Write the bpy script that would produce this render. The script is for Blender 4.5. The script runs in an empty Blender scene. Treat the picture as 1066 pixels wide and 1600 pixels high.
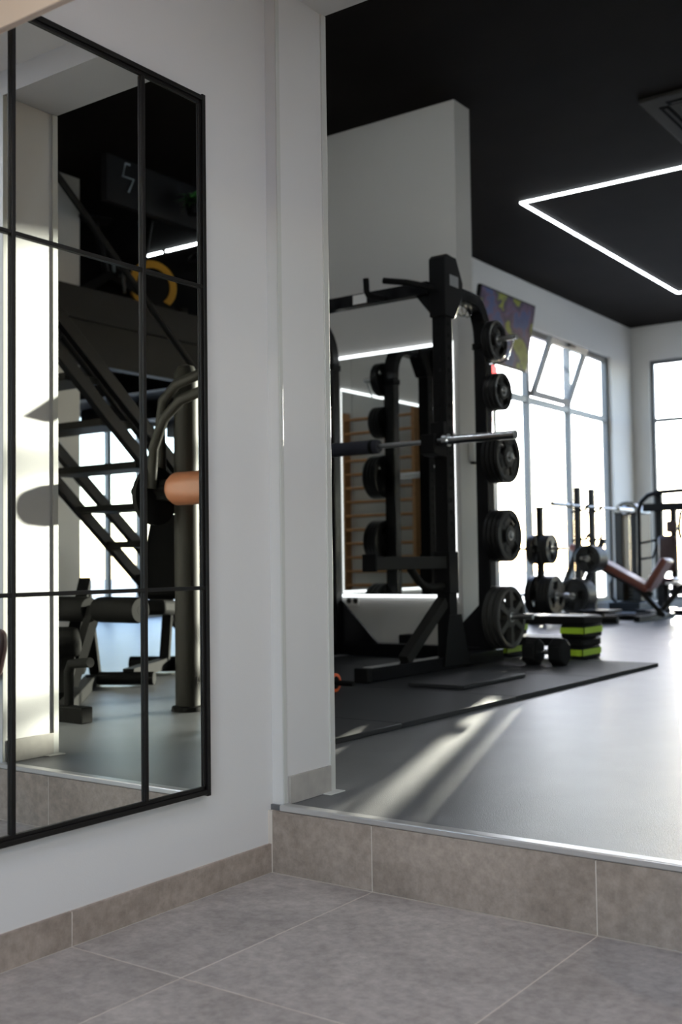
import bpy, math, random
from math import sin, cos, pi, radians
from mathutils import Vector, Matrix
random.seed(7)
sc = bpy.context.scene
COL = sc.collection

# ------------------------------------------------------------------ camera
YAW, PITCH, ROLL, FPX = radians(35.536), radians(2.676), radians(-0.7988), 1719.82
fw = Vector((-sin(YAW)*cos(PITCH), cos(YAW)*cos(PITCH), sin(PITCH)))
rt = Vector((cos(YAW), sin(YAW), 0)); up = rt.cross(fw)
r2 = cos(ROLL)*rt + sin(ROLL)*up; u2 = -sin(ROLL)*rt + cos(ROLL)*up
cam = bpy.data.objects.new('camera', bpy.data.cameras.new('camera')); COL.objects.link(cam)
CAM = Vector((1.8555, -2.2509, 0.80))
cam.matrix_world = Matrix.Translation(CAM) @ Matrix((r2, u2, -fw)).transposed().to_4x4()
cam.data.sensor_fit = 'VERTICAL'; cam.data.sensor_height = 36; cam.data.lens = FPX/1600*36
cam.data.clip_start = 0.02; cam.data.clip_end = 400
cam.data.dof.use_dof = True; cam.data.dof.focus_distance = 2.9; cam.data.dof.aperture_fstop = 3.6
sc.camera = cam

# ------------------------------------------------------------------ light
SUN_AZ, SUN_EL = radians(19.75), radians(6.7)          # azimuth west of +Y, low evening sun
w = bpy.data.worlds.new('sky'); sc.world = w; w.use_nodes = True
nt = w.node_tree
sky = nt.nodes.new('ShaderNodeTexSky'); sky.sky_type = 'NISHITA'; sky.sun_disc = False
sky.sun_elevation = radians(26); sky.sun_rotation = -SUN_AZ
sky.air_density = 1.0; sky.dust_density = 0.35; sky.ozone_density = 1.0
tint = nt.nodes.new('ShaderNodeMix'); tint.data_type = 'RGBA'; tint.blend_type = 'MULTIPLY'; tint.inputs[0].default_value = 1
tint.inputs[7].default_value = (1.04, .95, .99, 1)          # slightly hazy, less green sky
nt.links.new(sky.outputs[0], tint.inputs[6]); nt.links.new(tint.outputs[2], nt.nodes['Background'].inputs[0])
nt.nodes['Background'].inputs[1].default_value = 1.0
sun = bpy.data.objects.new('sun', bpy.data.lights.new('sun', 'SUN')); COL.objects.link(sun)
sd = Vector((-sin(SUN_AZ)*cos(SUN_EL), cos(SUN_AZ)*cos(SUN_EL), sin(SUN_EL)))
sun.rotation_euler = sd.to_track_quat('Z', 'Y').to_euler()
sun.data.energy = 25.0; sun.data.angle = radians(0.6); sun.data.color = (1.0, 0.92, 0.80)

def portal(loc, normal, sx, sy):
    d = bpy.data.lights.new('window_portal', 'AREA'); d.shape = 'RECTANGLE'; d.size = sx; d.size_y = sy
    d.cycles.is_portal = True
    o = bpy.data.objects.new('window_portal', d); COL.objects.link(o); o.location = loc
    o.rotation_euler = Vector(normal).to_track_quat('-Z', 'Z').to_euler()
portal((-3.68, 9.65, 1.83), (1, 0, 0), 3.3, 3.2)
portal((-1.85, 12.2, 1.84), (0, -1, 0), 2.7, 3.2)
portal((8.26, 8.4, 1.4), (-1, 0, 0), 4.3, 2.4)
portal((2.65, -4.75, 1.2), (0, 1, 0), 2.2, 2.3)

vs = sc.view_settings
vs.view_transform = 'Standard'; vs.look = 'None'; vs.gamma = 1; vs.use_curve_mapping = False
vs.exposure = 0.53
try:
    sc.cycles.use_denoising = True
    sc.cycles.caustics_reflective = False; sc.cycles.caustics_refractive = False
    sc.cycles.max_bounces = 14; sc.cycles.diffuse_bounces = 6; sc.cycles.glossy_bounces = 8; sc.cycles.transparent_max_bounces = 16
    sc.cycles.sample_clamp_indirect = 6
except Exception:
    pass

# ------------------------------------------------------------------ materials
def mat(name, col, rough=0.5, metal=0.0, noise=0.0, nscale=8.0, bump=0.0, bscale=200.0, spec=0.5, coat=0.0, emit=None, estr=0.0, alpha=1.0):
    m = bpy.data.materials.new(name); m.use_nodes = True
    n = m.node_tree.nodes; l = m.node_tree.links; b = n['Principled BSDF']
    b.inputs['Base Color'].default_value = (*col, 1); b.inputs['Roughness'].default_value = rough
    b.inputs['Metallic'].default_value = metal; b.inputs['Specular IOR Level'].default_value = spec
    b.inputs['Coat Weight'].default_value = coat; b.inputs['Alpha'].default_value = alpha
    if emit:
        b.inputs['Emission Color'].default_value = (*emit, 1); b.inputs['Emission Strength'].default_value = estr
    tc = n.new('ShaderNodeTexCoord')
    if noise:
        t = n.new('ShaderNodeTexNoise'); t.inputs['Scale'].default_value = nscale; t.inputs['Detail'].default_value = 6
        l.new(tc.outputs['Object'], t.inputs['Vector'])
        r = n.new('ShaderNodeMapRange'); r.inputs[1].default_value = .3; r.inputs[2].default_value = .7
        r.inputs[3].default_value = 1-noise; r.inputs[4].default_value = 1+noise
        l.new(t.outputs[0], r.inputs[0])
        mx = n.new('ShaderNodeMix'); mx.data_type = 'RGBA'; mx.blend_type = 'MULTIPLY'; mx.inputs[0].default_value = 1
        mx.inputs[6].default_value = (*col, 1); l.new(r.outputs[0], mx.inputs[7]); l.new(mx.outputs[2], b.inputs['Base Color'])
    if bump:
        t = n.new('ShaderNodeTexNoise'); t.inputs['Scale'].default_value = bscale; t.inputs['Detail'].default_value = 3
        l.new(tc.outputs['Object'], t.inputs['Vector'])
        bp = n.new('ShaderNodeBump'); bp.inputs['Strength'].default_value = bump; bp.inputs['Distance'].default_value = .01
        l.new(t.outputs[0], bp.inputs['Height']); l.new(bp.outputs[0], b.inputs['Normal'])
    return m

def stone(name, c1, c2, rough):
    m = bpy.data.materials.new(name); m.use_nodes = True
    n = m.node_tree.nodes; l = m.node_tree.links; b = n['Principled BSDF']
    g = n.new('ShaderNodeNewGeometry'); oi = n.new('ShaderNodeObjectInfo')
    ad = n.new('ShaderNodeVectorMath'); ad.operation = 'ADD'
    sv = n.new('ShaderNodeVectorMath'); sv.operation = 'SCALE'; sv.inputs[3].default_value = 9
    cv = n.new('ShaderNodeCombineXYZ')
    for k in range(3): l.new(oi.outputs['Random'], cv.inputs[k])
    l.new(cv.outputs[0], sv.inputs[0]); l.new(g.outputs['Position'], ad.inputs[0]); l.new(sv.outputs[0], ad.inputs[1])
    t1 = n.new('ShaderNodeTexNoise'); t1.inputs['Scale'].default_value = 3.2; t1.inputs['Detail'].default_value = 9; t1.inputs['Roughness'].default_value = .62; t1.inputs['Distortion'].default_value = .5
    t2 = n.new('ShaderNodeTexNoise'); t2.inputs['Scale'].default_value = 38; t2.inputs['Detail'].default_value = 6; t2.inputs['Roughness'].default_value = .7
    for t in (t1, t2): l.new(ad.outputs[0], t.inputs['Vector'])
    r1 = n.new('ShaderNodeMapRange'); r1.inputs[1].default_value = .32; r1.inputs[2].default_value = .68
    l.new(t1.outputs[0], r1.inputs[0])
    mx = n.new('ShaderNodeMix'); mx.data_type = 'RGBA'; mx.inputs[6].default_value = (*c1, 1); mx.inputs[7].default_value = (*c2, 1)
    l.new(r1.outputs[0], mx.inputs[0])
    r2_ = n.new('ShaderNodeMapRange'); r2_.inputs[1].default_value = .35; r2_.inputs[2].default_value = .75; r2_.inputs[3].default_value = .82; r2_.inputs[4].default_value = 1.30
    l.new(t2.outputs[0], r2_.inputs[0])
    m2 = n.new('ShaderNodeMix'); m2.data_type = 'RGBA'; m2.blend_type = 'MULTIPLY'; m2.inputs[0].default_value = 1
    l.new(mx.outputs[2], m2.inputs[6]); l.new(r2_.outputs[0], m2.inputs[7]); l.new(m2.outputs[2], b.inputs['Base Color'])
    b.inputs['Roughness'].default_value = rough; b.inputs['Specular IOR Level'].default_value = .4
    bp = n.new('ShaderNodeBump'); bp.inputs['Strength'].default_value = .12; bp.inputs['Distance'].default_value = .004
    l.new(t2.outputs[0], bp.inputs['Height']); l.new(bp.outputs[0], b.inputs['Normal'])
    return m

def glass_pane(name, tint=(.93, .96, .95), g=.07):
    m = bpy.data.materials.new(name); m.use_nodes = True
    n = m.node_tree.nodes; l = m.node_tree.links; n.remove(n['Principled BSDF'])
    t = n.new('ShaderNodeBsdfTransparent'); t.inputs[0].default_value = (*tint, 1)
    gl = n.new('ShaderNodeBsdfGlossy'); gl.inputs['Roughness'].default_value = .02
    mx = n.new('ShaderNodeMixShader'); mx.inputs[0].default_value = g
    l.new(t.outputs[0], mx.inputs[1]); l.new(gl.outputs[0], mx.inputs[2]); l.new(mx.outputs[0], n['Material Output'].inputs[0])
    return m

def emitter(name, col, s):
    m = bpy.data.materials.new(name); m.use_nodes = True
    n = m.node_tree.nodes; b = n['Principled BSDF']
    b.inputs['Base Color'].default_value = (.8, .8, .8, 1)
    b.inputs['Emission Color'].default_value = (*col, 1); b.inputs['Emission Strength'].default_value = s
    return m

M = {}
M['paint'] = mat('white_wall_paint', (.60, .60, .60), .6, bump=.04, bscale=260)
M['paint_gym'] = mat('gym_wall_paint', (.62, .61, .59), .6, bump=.04, bscale=260)
M['ceil_white'] = mat('white_ceiling_paint', (.72, .71, .70), .7)
M['cream'] = mat('cream_lacquer', (.84, .69, .57), .45)
M['ceil_black'] = mat('black_ceiling_paint', (.0105, .0088, .0078), .8, noise=.15, nscale=2, spec=.06)
M['dark_wall'] = mat('charcoal_wall_paint', (.011, .011, .012), .7, spec=.3)
M['tile'] = stone('grey_stone_tile', (.27, .25, .24), (.42, .395, .38), .5)
M['tile_riser'] = stone('beige_stone_tile', (.225, .185, .155), (.36, .305, .265), .55)
M['grout'] = mat('pale_grout', (.56, .51, .46), .9)
M['rubber_floor'] = mat('grey_rubber_flooring', (.10, .104, .110), .36, noise=.12, nscale=5, bump=.20, bscale=330, spec=.6)
M['mat'] = mat('black_rubber_mat', (.013, .0135, .0155), .6, bump=.2, bscale=300, spec=.35)
M['black'] = mat('gloss_black_metal', (.004, .004, .005), .25, spec=.3)
M['satin'] = mat('satin_black_metal', (.0045, .0045, .005), .5, spec=.14)
M['graphite'] = mat('graphite_steel', (.011, .0105, .0095), .5, spec=.16)
M['rubber'] = mat('black_rubber', (.006, .006, .0065), .65, spec=.12)
M['matte'] = mat('matte_black_frame', (.005, .005, .0048), .7, spec=.06)
M['post'] = mat('dark_olive_powder_coat', (.016, .0155, .013), .5, spec=.10)
M['gun'] = mat('dull_steel', (.22, .22, .22), .35, metal=1)
M['iron'] = mat('grey_cast_iron', (.024, .0235, .0225), .42, spec=.5)
M['plate'] = mat('black_plate_rubber', (.008, .008, .0085), .4, spec=.4)
M['foam'] = mat('navy_black_foam', (.018, .02, .032), .75)
M['chrome'] = mat('chrome', (.80, .81, .82), .14, metal=1)
M['steel'] = mat('brushed_steel', (.55, .56, .57), .3, metal=1)
M['bead'] = mat('pale_grey_corner_bead', (.50, .51, .49), .5)
M['alu'] = mat('brushed_aluminium_trim', (.62, .62, .62), .35, metal=.8)
M['alu_grey'] = mat('grey_window_aluminium', (.11, .115, .12), .45, metal=.2)
M['mirror'] = mat('mirror_silvering', (.80, .82, .80), .0, metal=1)
M['frame'] = mat('black_steel_frame', (.006, .0055, .0055), .45, spec=.25)
M['skirt'] = mat('taupe_skirting', (.36, .345, .32), .5, noise=.08, nscale=30)
M['leather'] = mat('brown_leather', (.16, .045, .03), .42, bump=.1, bscale=180)
M['tan'] = mat('tan_vinyl', (.21, .08, .038), .45)
M['choc'] = mat('dark_brown_leather', (.035, .014, .014), .4)
M['green'] = mat('lime_rubber', (.36, .55, .03), .5)
M['white'] = mat('white_plastic', (.8, .8, .78), .4)
M['orange'] = mat('orange_plastic', (.65, .10, .02), .45)
M['yellow'] = mat('amber_plastic', (.55, .28, .02), .45)
M['wood'] = mat('beech_wood', (.50, .25, .10), .5, noise=.15, nscale=25)
M['clear'] = glass_pane('clear_band_plastic', (.75, .74, .68), .22)
M['glass'] = glass_pane('window_glass')
M['led'] = emitter('led_white', (.88, .95, 1.0), 17)
M['led_bead'] = emitter('led_bead_white', (.95, .98, 1.0), 1.2)
M['led_soft'] = emitter('led_strip_white', (.92, .97, 1.0), 1.7)
M['red'] = emitter('red_sign_light', (1, .012, .01), 1.6)
M['leaf'] = mat('leaf_green', (.03, .14, .03), .5)
M['ac'] = mat('grey_plastic_grille', (.045, .043, .041), .7, spec=.06)
M['ac_dark'] = mat('dark_vent_slot', (.003, .003, .003), .8, spec=.03)
M['label'] = mat('grey_badge', (.30, .31, .33), .5)
M['paving'] = mat('pale_paving', (.5, .48, .45), .9)
M['facade'] = mat('pale_plaster_facade', (.62, .50, .42), .9)

def screen_mat():
    m = bpy.data.materials.new('television_picture'); m.use_nodes = True
    n = m.node_tree.nodes; l = m.node_tree.links; b = n['Principled BSDF']
    tc = n.new('ShaderNodeTexCoord')
    mp = n.new('ShaderNodeMapping'); mp.inputs['Scale'].default_value = (1, 3.0, 4.0)
    l.new(tc.outputs['Object'], mp.inputs[0])
    t = n.new('ShaderNodeTexNoise'); t.inputs['Scale'].default_value = 1.1; t.inputs['Detail'].default_value = 3; l.new(mp.outputs[0], t.inputs['Vector'])
    r = n.new('ShaderNodeValToRGB'); e = r.color_ramp.elements
    e[0].position = .30; e[0].color = (.09, .10, .015, 1); e[1].position = .72; e[1].color = (.02, .03, .09, 1)
    for p, c in ((.42, (.13, .15, .025, 1)), (.47, (.02, .02, .04, 1)), (.55, (.06, .035, .07, 1)), (.62, (.025, .045, .12, 1))):
        k = e.new(p); k.color = c
    l.new(t.outputs[0], r.inputs[0]); l.new(r.outputs[0], b.inputs['Base Color']); l.new(r.outputs[0], b.inputs['Emission Color'])
    b.inputs['Emission Strength'].default_value = .13; b.inputs['Roughness'].default_value = .5; b.inputs['Specular IOR Level'].default_value = .1
    return m
M['screen'] = screen_mat()

# ------------------------------------------------------------------ mesh helpers (world coordinates)
class MB:
    def __init__(s): s.v = []; s.f = []
    def add(s, vs, fs):
        k = len(s.v); s.v += [Vector(p) for p in vs]; s.f += [[i+k for i in f] for f in fs]; return s
    def box(s, a, b):
        (x0, y0, z0), (x1, y1, z1) = a, b
        x0, x1 = min(x0, x1), max(x0, x1); y0, y1 = min(y0, y1), max(y0, y1); z0, z1 = min(z0, z1), max(z0, z1)
        return s.add([(x0,y0,z0),(x1,y0,z0),(x1,y1,z0),(x0,y1,z0),(x0,y0,z1),(x1,y0,z1),(x1,y1,z1),(x0,y1,z1)],
                     [(3,2,1,0),(4,5,6,7),(0,1,5,4),(1,2,6,5),(2,3,7,6),(3,0,4,7)])
    def cbox(s, c, d): return s.box([c[i]-d[i]/2 for i in range(3)], [c[i]+d[i]/2 for i in range(3)])
    def sweep(s, pts, prof, closed_prof=True, upv=(0, 0, 1)):
        pts = [Vector(p) for p in pts]; n = len(prof); rings = []
        t0 = (pts[1]-pts[0]).normalized(); u = Vector(upv)
        if abs(t0.dot(u)) > .95: u = Vector((1, 0, 0))
        for i, p in enumerate(pts):
            if i == 0: t = t0
            elif i == len(pts)-1: t = (pts[i]-pts[i-1]).normalized()
            else: t = ((pts[i]-pts[i-1]).normalized()+(pts[i+1]-pts[i]).normalized()).normalized()
            sd_ = t.cross(u)
            if sd_.length < 1e-4: sd_ = t.cross(Vector((1, 0, 0)))
            sd_.normalize(); uu = sd_.cross(t).normalized(); u = uu
            rings.append([p+sd_*a+uu*b for a, b in prof])
        vs = [q for r in rings for q in r]; fs = []
        for i in range(len(pts)-1):
            for j in range(n): fs.append((i*n+j, i*n+(j+1) % n, (i+1)*n+(j+1) % n, (i+1)*n+j))
        fs.append(tuple(range(n-1, -1, -1))); fs.append(tuple(range((len(pts)-1)*n, len(pts)*n)))
        return s.add(vs, fs)
    def tube(s, pts, r, n=14): return s.sweep(pts, [(r*cos(2*pi*k/n), r*sin(2*pi*k/n)) for k in range(n)])
    def bar(s, pts, wd, h, upv=(0, 0, 1)): return s.sweep(pts, [(-wd/2,-h/2),(wd/2,-h/2),(wd/2,h/2),(-wd/2,h/2)], upv=upv)
    def prism(s, poly, axis, a, b):
        n = len(poly)
        def P(u, v, t): return {'x': (t, u, v), 'y': (u, t, v), 'z': (u, v, t)}[axis]
        vs = [P(u, v, a) for u, v in poly]+[P(u, v, b) for u, v in poly]
        fs = [tuple(range(n-1, -1, -1)), tuple(range(n, 2*n))]+[(i, (i+1) % n, n+(i+1) % n, n+i) for i in range(n)]
        return s.add(vs, fs)
    def lathe(s, prof, axis, o, n=32, closed=True):
        o = Vector(o); vs = []
        for k in range(n):
            a = 2*pi*k/n
            for r, h in prof:
                c, d = r*cos(a), r*sin(a)
                vs.append(o+Vector({'x': (h, c, d), 'y': (c, h, d), 'z': (c, d, h)}[axis]))
        m = len(prof); fs = []
        for k in range(n):
            for j in range(m if closed else m-1):
                fs.append((k*m+j, ((k+1) % n)*m+j, ((k+1) % n)*m+(j+1) % m, k*m+(j+1) % m))
        return s.add(vs, fs)
    def disc(s, axis, o, r, h0, h1, n=28): return s.lathe([(.0005, h0), (r, h0), (r, h1), (.0005, h1)], axis, o, n)
    def xf(s, mtx, k=0):
        s.v = s.v[:k]+[mtx @ p for p in s.v[k:]]; return s
    def rotz(s, ang, piv, k=0):
        return s.xf(Matrix.Translation(Vector(piv)) @ Matrix.Rotation(ang, 4, 'Z') @ Matrix.Translation(-Vector(piv)), k)
    def mesh(s, name, loc=(0, 0, 0)):
        L = Vector(loc); me = bpy.data.meshes.new(name)
        me.from_pydata([tuple(p-L) for p in s.v], [], s.f)
        import bmesh
        bm = bmesh.new(); bm.from_mesh(me); bmesh.ops.recalc_face_normals(bm, faces=bm.faces); bm.to_mesh(me); bm.free()
        me.polygons.foreach_set('use_smooth', [True]*len(me.polygons)); me.set_sharp_from_angle(angle=radians(38))
        return me

def tag(o, label=None, cat=None, group=None, kind=None):
    if label: o['label'] = label
    if cat: o['category'] = cat
    if group: o['group'] = group
    if kind: o['kind'] = kind
    return o
def new(name, me, m, parent=None, loc=(0, 0, 0), bevel=0):
    o = bpy.data.objects.new(name, me); COL.objects.link(o); o.location = loc
    if m and not me.materials: me.materials.append(M[m] if isinstance(m, str) else m)
    if parent: o.parent = parent
    if bevel:
        b = o.modifiers.new('bevel', 'BEVEL'); b.width = bevel; b.segments = 2; b.limit_method = 'ANGLE'
    return o
def thing(name, label, cat, loc=(0, 0, 0), group=None):
    o = bpy.data.objects.new(name, None); COL.objects.link(o); o.location = loc; o.empty_display_size = .1
    return tag(o, label, cat, group)
def part(root, name, mb, m, bevel=0, label=None, kind=None):
    """a mesh child; mb in world coordinates; root may be a thing or a part"""
    L = Vector(root.location)
    if root.parent: L = L+Vector(root.parent.location)
    o = new(name, mb.mesh(name, L), m, root, (0, 0, 0), bevel)
    return tag(o, label, None, None, kind)
def solo(name, mb, m, label, cat, loc, group=None, bevel=0):
    return tag(new(name, mb.mesh(name, loc), m, None, loc, bevel), label, cat, group)
def struct(name, mb, m, bevel=0, label=None):
    return tag(new(name, mb.mesh(name), m, None, (0, 0, 0), bevel), label, None, None, 'structure')
def bx(a, b): return MB().box(a, b)

G, H = 0.172, 3.906                      # gym floor, gym ceiling
XL, XF, YF = -3.483, 8.04, 11.98         # gym left wall, right wall, far wall
DX0, DX1, DY0, DY1, DZ = 0.038, 1.150, 0.020, 0.240, 2.365   # doorway
MT = G+.020                              # top of the rubber mats

# ------------------------------------------------------------------ entry: floor, skirting, step
fl = struct('floor', bx((-.02, -4.7, -.12), (4.02, .012, -.0007)), 'grout', label='grey stone tiled floor of the entrance')
xs = [.002, .326, .904, 1.482, 2.060, 2.638, 3.216, 3.794, 4.0]; ys = [-.002, -.666, -1.826, -2.986, -4.146, -4.6]
for i in range(len(xs)-1):
    for j in range(len(ys)-1):
        part(fl, 'floor_tile', bx((xs[i]+.0016, ys[j]-.0016, -.010), (xs[i+1]-.0016, ys[j+1]+.0016, 0)), 'tile', .0012)
sk = struct('baseboard_left', bx((-.004, -4.6, 0), (.0113, 0, .073)), 'grout', label='low stone skirting along the mirror wall')
for a, b in ((-.001, -.666), (-.668, -1.826), (-1.828, -2.986), (-2.988, -4.146), (-4.148, -4.6)):
    part(sk, 'skirting_tile', bx((.004, a, .001), (.012, b, .074)), 'tile_riser', .0012)
st = struct('step_riser', bx((-.001, -.0003, 0), (4.0, .012, .158)), 'grout', label='stone faced step up to the gym')
rx = [.013, .326, .904, 1.482, 2.060, 2.638, 3.216, 4.0]
for i in range(len(rx)-1):
    part(st, 'riser_tile', bx((rx[i]+.001, -.001, .001), (rx[i+1]-.001, .008, .160)), 'tile_riser', .0012)
struct('trim_1', bx((DX0+.002, -.003, .1605), (DX1, .030, .1765)), 'alu', .003, 'aluminium nosing strip on the edge of the step')

# ------------------------------------------------------------------ walls
struct('wall_left', bx((-.16, -4.8, -.1), (0, .02, 2.6)), 'paint', label='white wall carrying the grid mirror')
wf = MB()
wf.box((XL-.3, DY0, -.1), (DX0, DY1, H+.1)); 
struct('wall_entry', wf, 'paint', label='white wall left of the doorway')
struct('wall_entry_right', bx((DX1, DY0, -.1), (XF+.3, DY1, H+.1)), 'paint', label='white wall right of the doorway')
struct('wall_lintel', bx((DX0, DY0, DZ), (DX1, DY1, H+.1)), 'paint', label='white lintel above the doorway')
for n_, x, xi in ((2, DX0, 1), (3, DX1, -1)):
    struct('trim_%d' % n_, bx((x-.001*xi, DY0-.003, G), (x+.003*xi, DY0+.012, DZ)), 'bead', .001, 'thin metal corner bead on the front edge of the jamb')
    struct('trim_%d' % (n_+2), MB().box((x-.001*xi, DY1-.018, G), (x+.005*xi, DY1+.004, DZ)).box((x, DY1-.06, G), (x+.035*xi, DY1+.008, G+.003)), 'bead', .001, 'slim metal corner guard on the back edge of the jamb')
    struct('baseboard_jamb_%d' % (n_-1), bx((x, DY0+.018, G), (x+.008*xi, DY1-.020, G+.072)), 'skirt', .001, 'taupe skirting on the door jamb')
struct('ceiling_entry', bx((-.16, -4.8, 2.447), (4.16, DY0, 2.65)), 'ceil_white', label='white ceiling of the entrance')
struct('wall_right_entry', bx((4.0, -4.8, -.1), (4.16, DY0, 2.447)), 'paint', label='white side wall of the entrance')
struct('wall_fascia', bx((0, -1.015, 1.777), (.95, -1.0, 2.447)), 'cream', .002, 'cream panel hanging down from the entrance ceiling')
wb = MB().box((-.16, -4.8, -.1), (1.6, -4.6, 2.447)).box((3.7, -4.8, -.1), (4.16, -4.6, 2.447)).box((1.6, -4.8, 2.35), (3.7, -4.6, 2.447)).box((1.6, -4.8, -.1), (3.7, -4.6, .05))
struct('wall_shopfront', wb, 'paint', label='white wall around the entrance glazing')

gf = MB().box((XL-.3, .012, -.1), (XF+.3, YF+.3, G))
struct('floor_gym', gf, 'rubber_floor', label='dark grey rubber floor of the gym')
struct('ceiling', bx((XL-.3, DY0, H), (XF+.3, YF+.3, H+.2)), 'ceil_black', label='black painted gym ceiling')

def wall_with_openings(name, axis, p, thick, span, zspan, ops, m, label):
    """wall in plane axis=p, thick outwards (signed); ops = list of (u0,u1,z0,z1)"""
    mb = MB(); us = sorted({span[0], span[1], *[o[0] for o in ops], *[o[1] for o in ops]})
    def B(u0, u1, z0, z1):
        if axis == 'x': mb.box((p, u0, z0), (p+thick, u1, z1))
        else: mb.box((u0, p, z0), (u1, p+thick, z1))
    for i in range(len(us)-1):
        mid = (us[i]+us[i+1])/2; o = [q for q in ops if q[0] < mid < q[1]]
        if o: B(us[i], us[i+1], zspan[0], o[0][2]); B(us[i], us[i+1], o[0][3], zspan[1])
        else: B(us[i], us[i+1], *zspan)
    return struct(name, mb, m, label=label)
WIN_L = (8.06, 11.27, .27, 3.41)
wall_with_openings('wall_left_gym', 'x', XL, -.15, (DY1, YF+.3), (-.1, H+.1), [WIN_L], 'paint_gym', 'white gym wall with tall windows and a television')
FW = [(-3.245, -.55, .27, 3.44)]
wall_with_openings('wall_far', 'y', YF, .15, (XL-.3, XF+.3), (-.1, H+.1), FW, 'paint_gym', 'white far wall of the gym')
RW = [(6.28, 10.5, .30, 2.62)]
wall_with_openings('wall_right_gym', 'x', XF, .30, (DY1, YF+.3), (-.1, H+.1), RW, 'paint_gym', 'grey wall under the mezzanine')
struct('wall_mirror_stub', bx((XL, 4.12, G), (-1.717, 4.331, H)), 'paint_gym', label='white partition wall behind the squat rack')

# windows: frame bars are one part each
def window(n, axis, p, u0, u1, z0, z1, posts, transom, label, skip=None, W=.05):
    """p is the plane of the frame centre"""
    D = .06
    def B(a0, a1, b0, b1, d=D):
        return bx((p-d/2, a0, b0), (p+d/2, a1, b1)) if axis == 'x' else bx((a0, p-d/2, b0), (a1, p+d/2, b1))
    root = bpy.data.objects.new('window_%d' % n, None); COL.objects.link(root); tag(root, label, None, None, 'structure')
    for a in ((u0, u0+W), (u1-W, u1)): part(root, 'jamb', B(*a, z0, z1), 'alu_grey', .003)
    for b in ((z0, z0+W), (z1-W, z1)): part(root, 'rail', B(u0+W, u1-W, *b), 'alu_grey', .003)
    for q in posts: part(root, 'mullion', B(q-W/2, q+W/2, z0+W, z1-W, D*1.2), 'alu_grey', .003)
    us = [u0+W]+[x for q in posts for x in (q-W/2, q+W/2)]+[u1-W]
    for i in range(0, len(us), 2):
        if transom: part(root, 'transom', B(us[i], us[i+1], transom-W/2, transom+W/2), 'alu_grey', .003)
        for k, (b0, b1) in enumerate([(z0+W, (transom or z1)-W/2), ((transom or z1)+W/2, z1-W)] if transom else [(z0+W, z1-W)]):
            if skip and (i//2, k) in skip: continue
            part(root, 'pane', B(us[i]-.004, us[i+1]+.004, b0-.004, b1+.004, .012), 'glass')
    return root
w1 = window(1, 'x', XL-.08, *WIN_L, [8.93, 10.05], 2.60, 'tall grey framed window with the tilted top sash', skip={(1, 1)}, W=.07)
# the middle top sash tilts into the room
def sash():
    W = .075; y0, y1, z0, z1 = 8.975, 10.005, 2.645, 3.345
    k = Matrix.Translation((XL-.05, 0, z0)) @ Matrix.Rotation(radians(21), 4, 'Y') @ Matrix.Translation((-(XL-.05), 0, -z0))
    f = XL-.05
    s = part(w1, 'sash', MB().box((f-.02, y0, z0), (f+.03, y1, z0+W)).box((f-.02, y0, z1-W), (f+.03, y1, z1)).box((f-.02, y0, z0+W), (f+.03, y0+W, z1-W)).box((f-.02, y1-W, z0+W), (f+.03, y1, z1-W)).xf(k), 'alu_grey', .002)
    part(s, 'pane', bx((f, y0+W-.004, z0+W-.004), (f+.01, y1-W+.004, z1-W+.004)).xf(k), 'glass')
    part(s, 'handle', bx((f+.03, 9.42, z1-.04), (f+.06, 9.58, z1-.01)).xf(k), 'satin', .004)
sash()
window(2, 'y', YF+.08, *FW[0], [-1.85], 2.64, 'tall far window beside the corner pier')
window(3, 'x', XF+.16, *RW[0], [6.93, 7.45, 8.5, 9.5], None, 'wide window below the mezzanine deck')
window(4, 'y', -4.70, 1.6, 3.7, .05, 2.35, [2.65], None, 'glazed shopfront of the entrance')
struct('ground', bx((-60, -60, -.5), (60, 90, -.12)), 'paving', label='pale paving outside the building')

# ------------------------------------------------------------------ grid mirror in the entrance
def grid_mirror():
    t = thing('grid_mirror', 'large black framed grid mirror hanging on the entrance wall', 'mirror', (0, -.8, .24))
    yc = [-.246, -.457, -.825, -1.193, -1.561, -1.772]; zc = [.247, .745, 1.487, 1.968]
    part(t, 'backing', bx((.001, yc[-1], zc[0]), (.012, yc[0], zc[-1])), 'frame')
    for i in range(5):
        for j in range(3):
            part(t, 'mirror_pane', bx((.012, yc[i+1]+.003, zc[j]+.003), (.016, yc[i]-.003, zc[j+1]-.003)), 'mirror')
    for k in (0, 5):
        s = 1 if k == 0 else -1
        p = part(t, 'frame_post', bx((.001, yc[k]-.006*s-.006, zc[0]-.004), (.026, yc[k]-.006*s+.006, zc[-1]+.004)), 'frame', .0015)
        part(p, 'frame_lip', bx((.016, yc[k]-.016*s-.004, zc[0]+.01), (.021, yc[k]-.016*s+.004, zc[-1]-.01)), 'frame', .001)
    for k in (0, 3):
        s = 1 if k == 0 else -1
        p = part(t, 'frame_rail', bx((.001, yc[-1]+.012, zc[k]+.006*s-.006), (.026, yc[0]-.012, zc[k]+.006*s+.006)), 'frame', .0015)
        part(p, 'frame_lip', bx((.016, yc[-1]+.012, zc[k]+.016*s-.004), (.021, yc[0]-.012, zc[k]+.016*s+.004)), 'frame', .001)
    for y in yc[1:-1]: part(t, 'mullion', bx((.016, y-.0048, zc[0]+.02), (.024, y+.0048, zc[-1]-.02)), 'frame', .0012)
    for z in zc[1:-1]:
        for i in range(5):
            part(t, 'glazing_bar', bx((.016, yc[i+1]+.006, z-.0045), (.023, yc[i]-.006, z+.0045)), 'frame', .0012)
grid_mirror()

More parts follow.
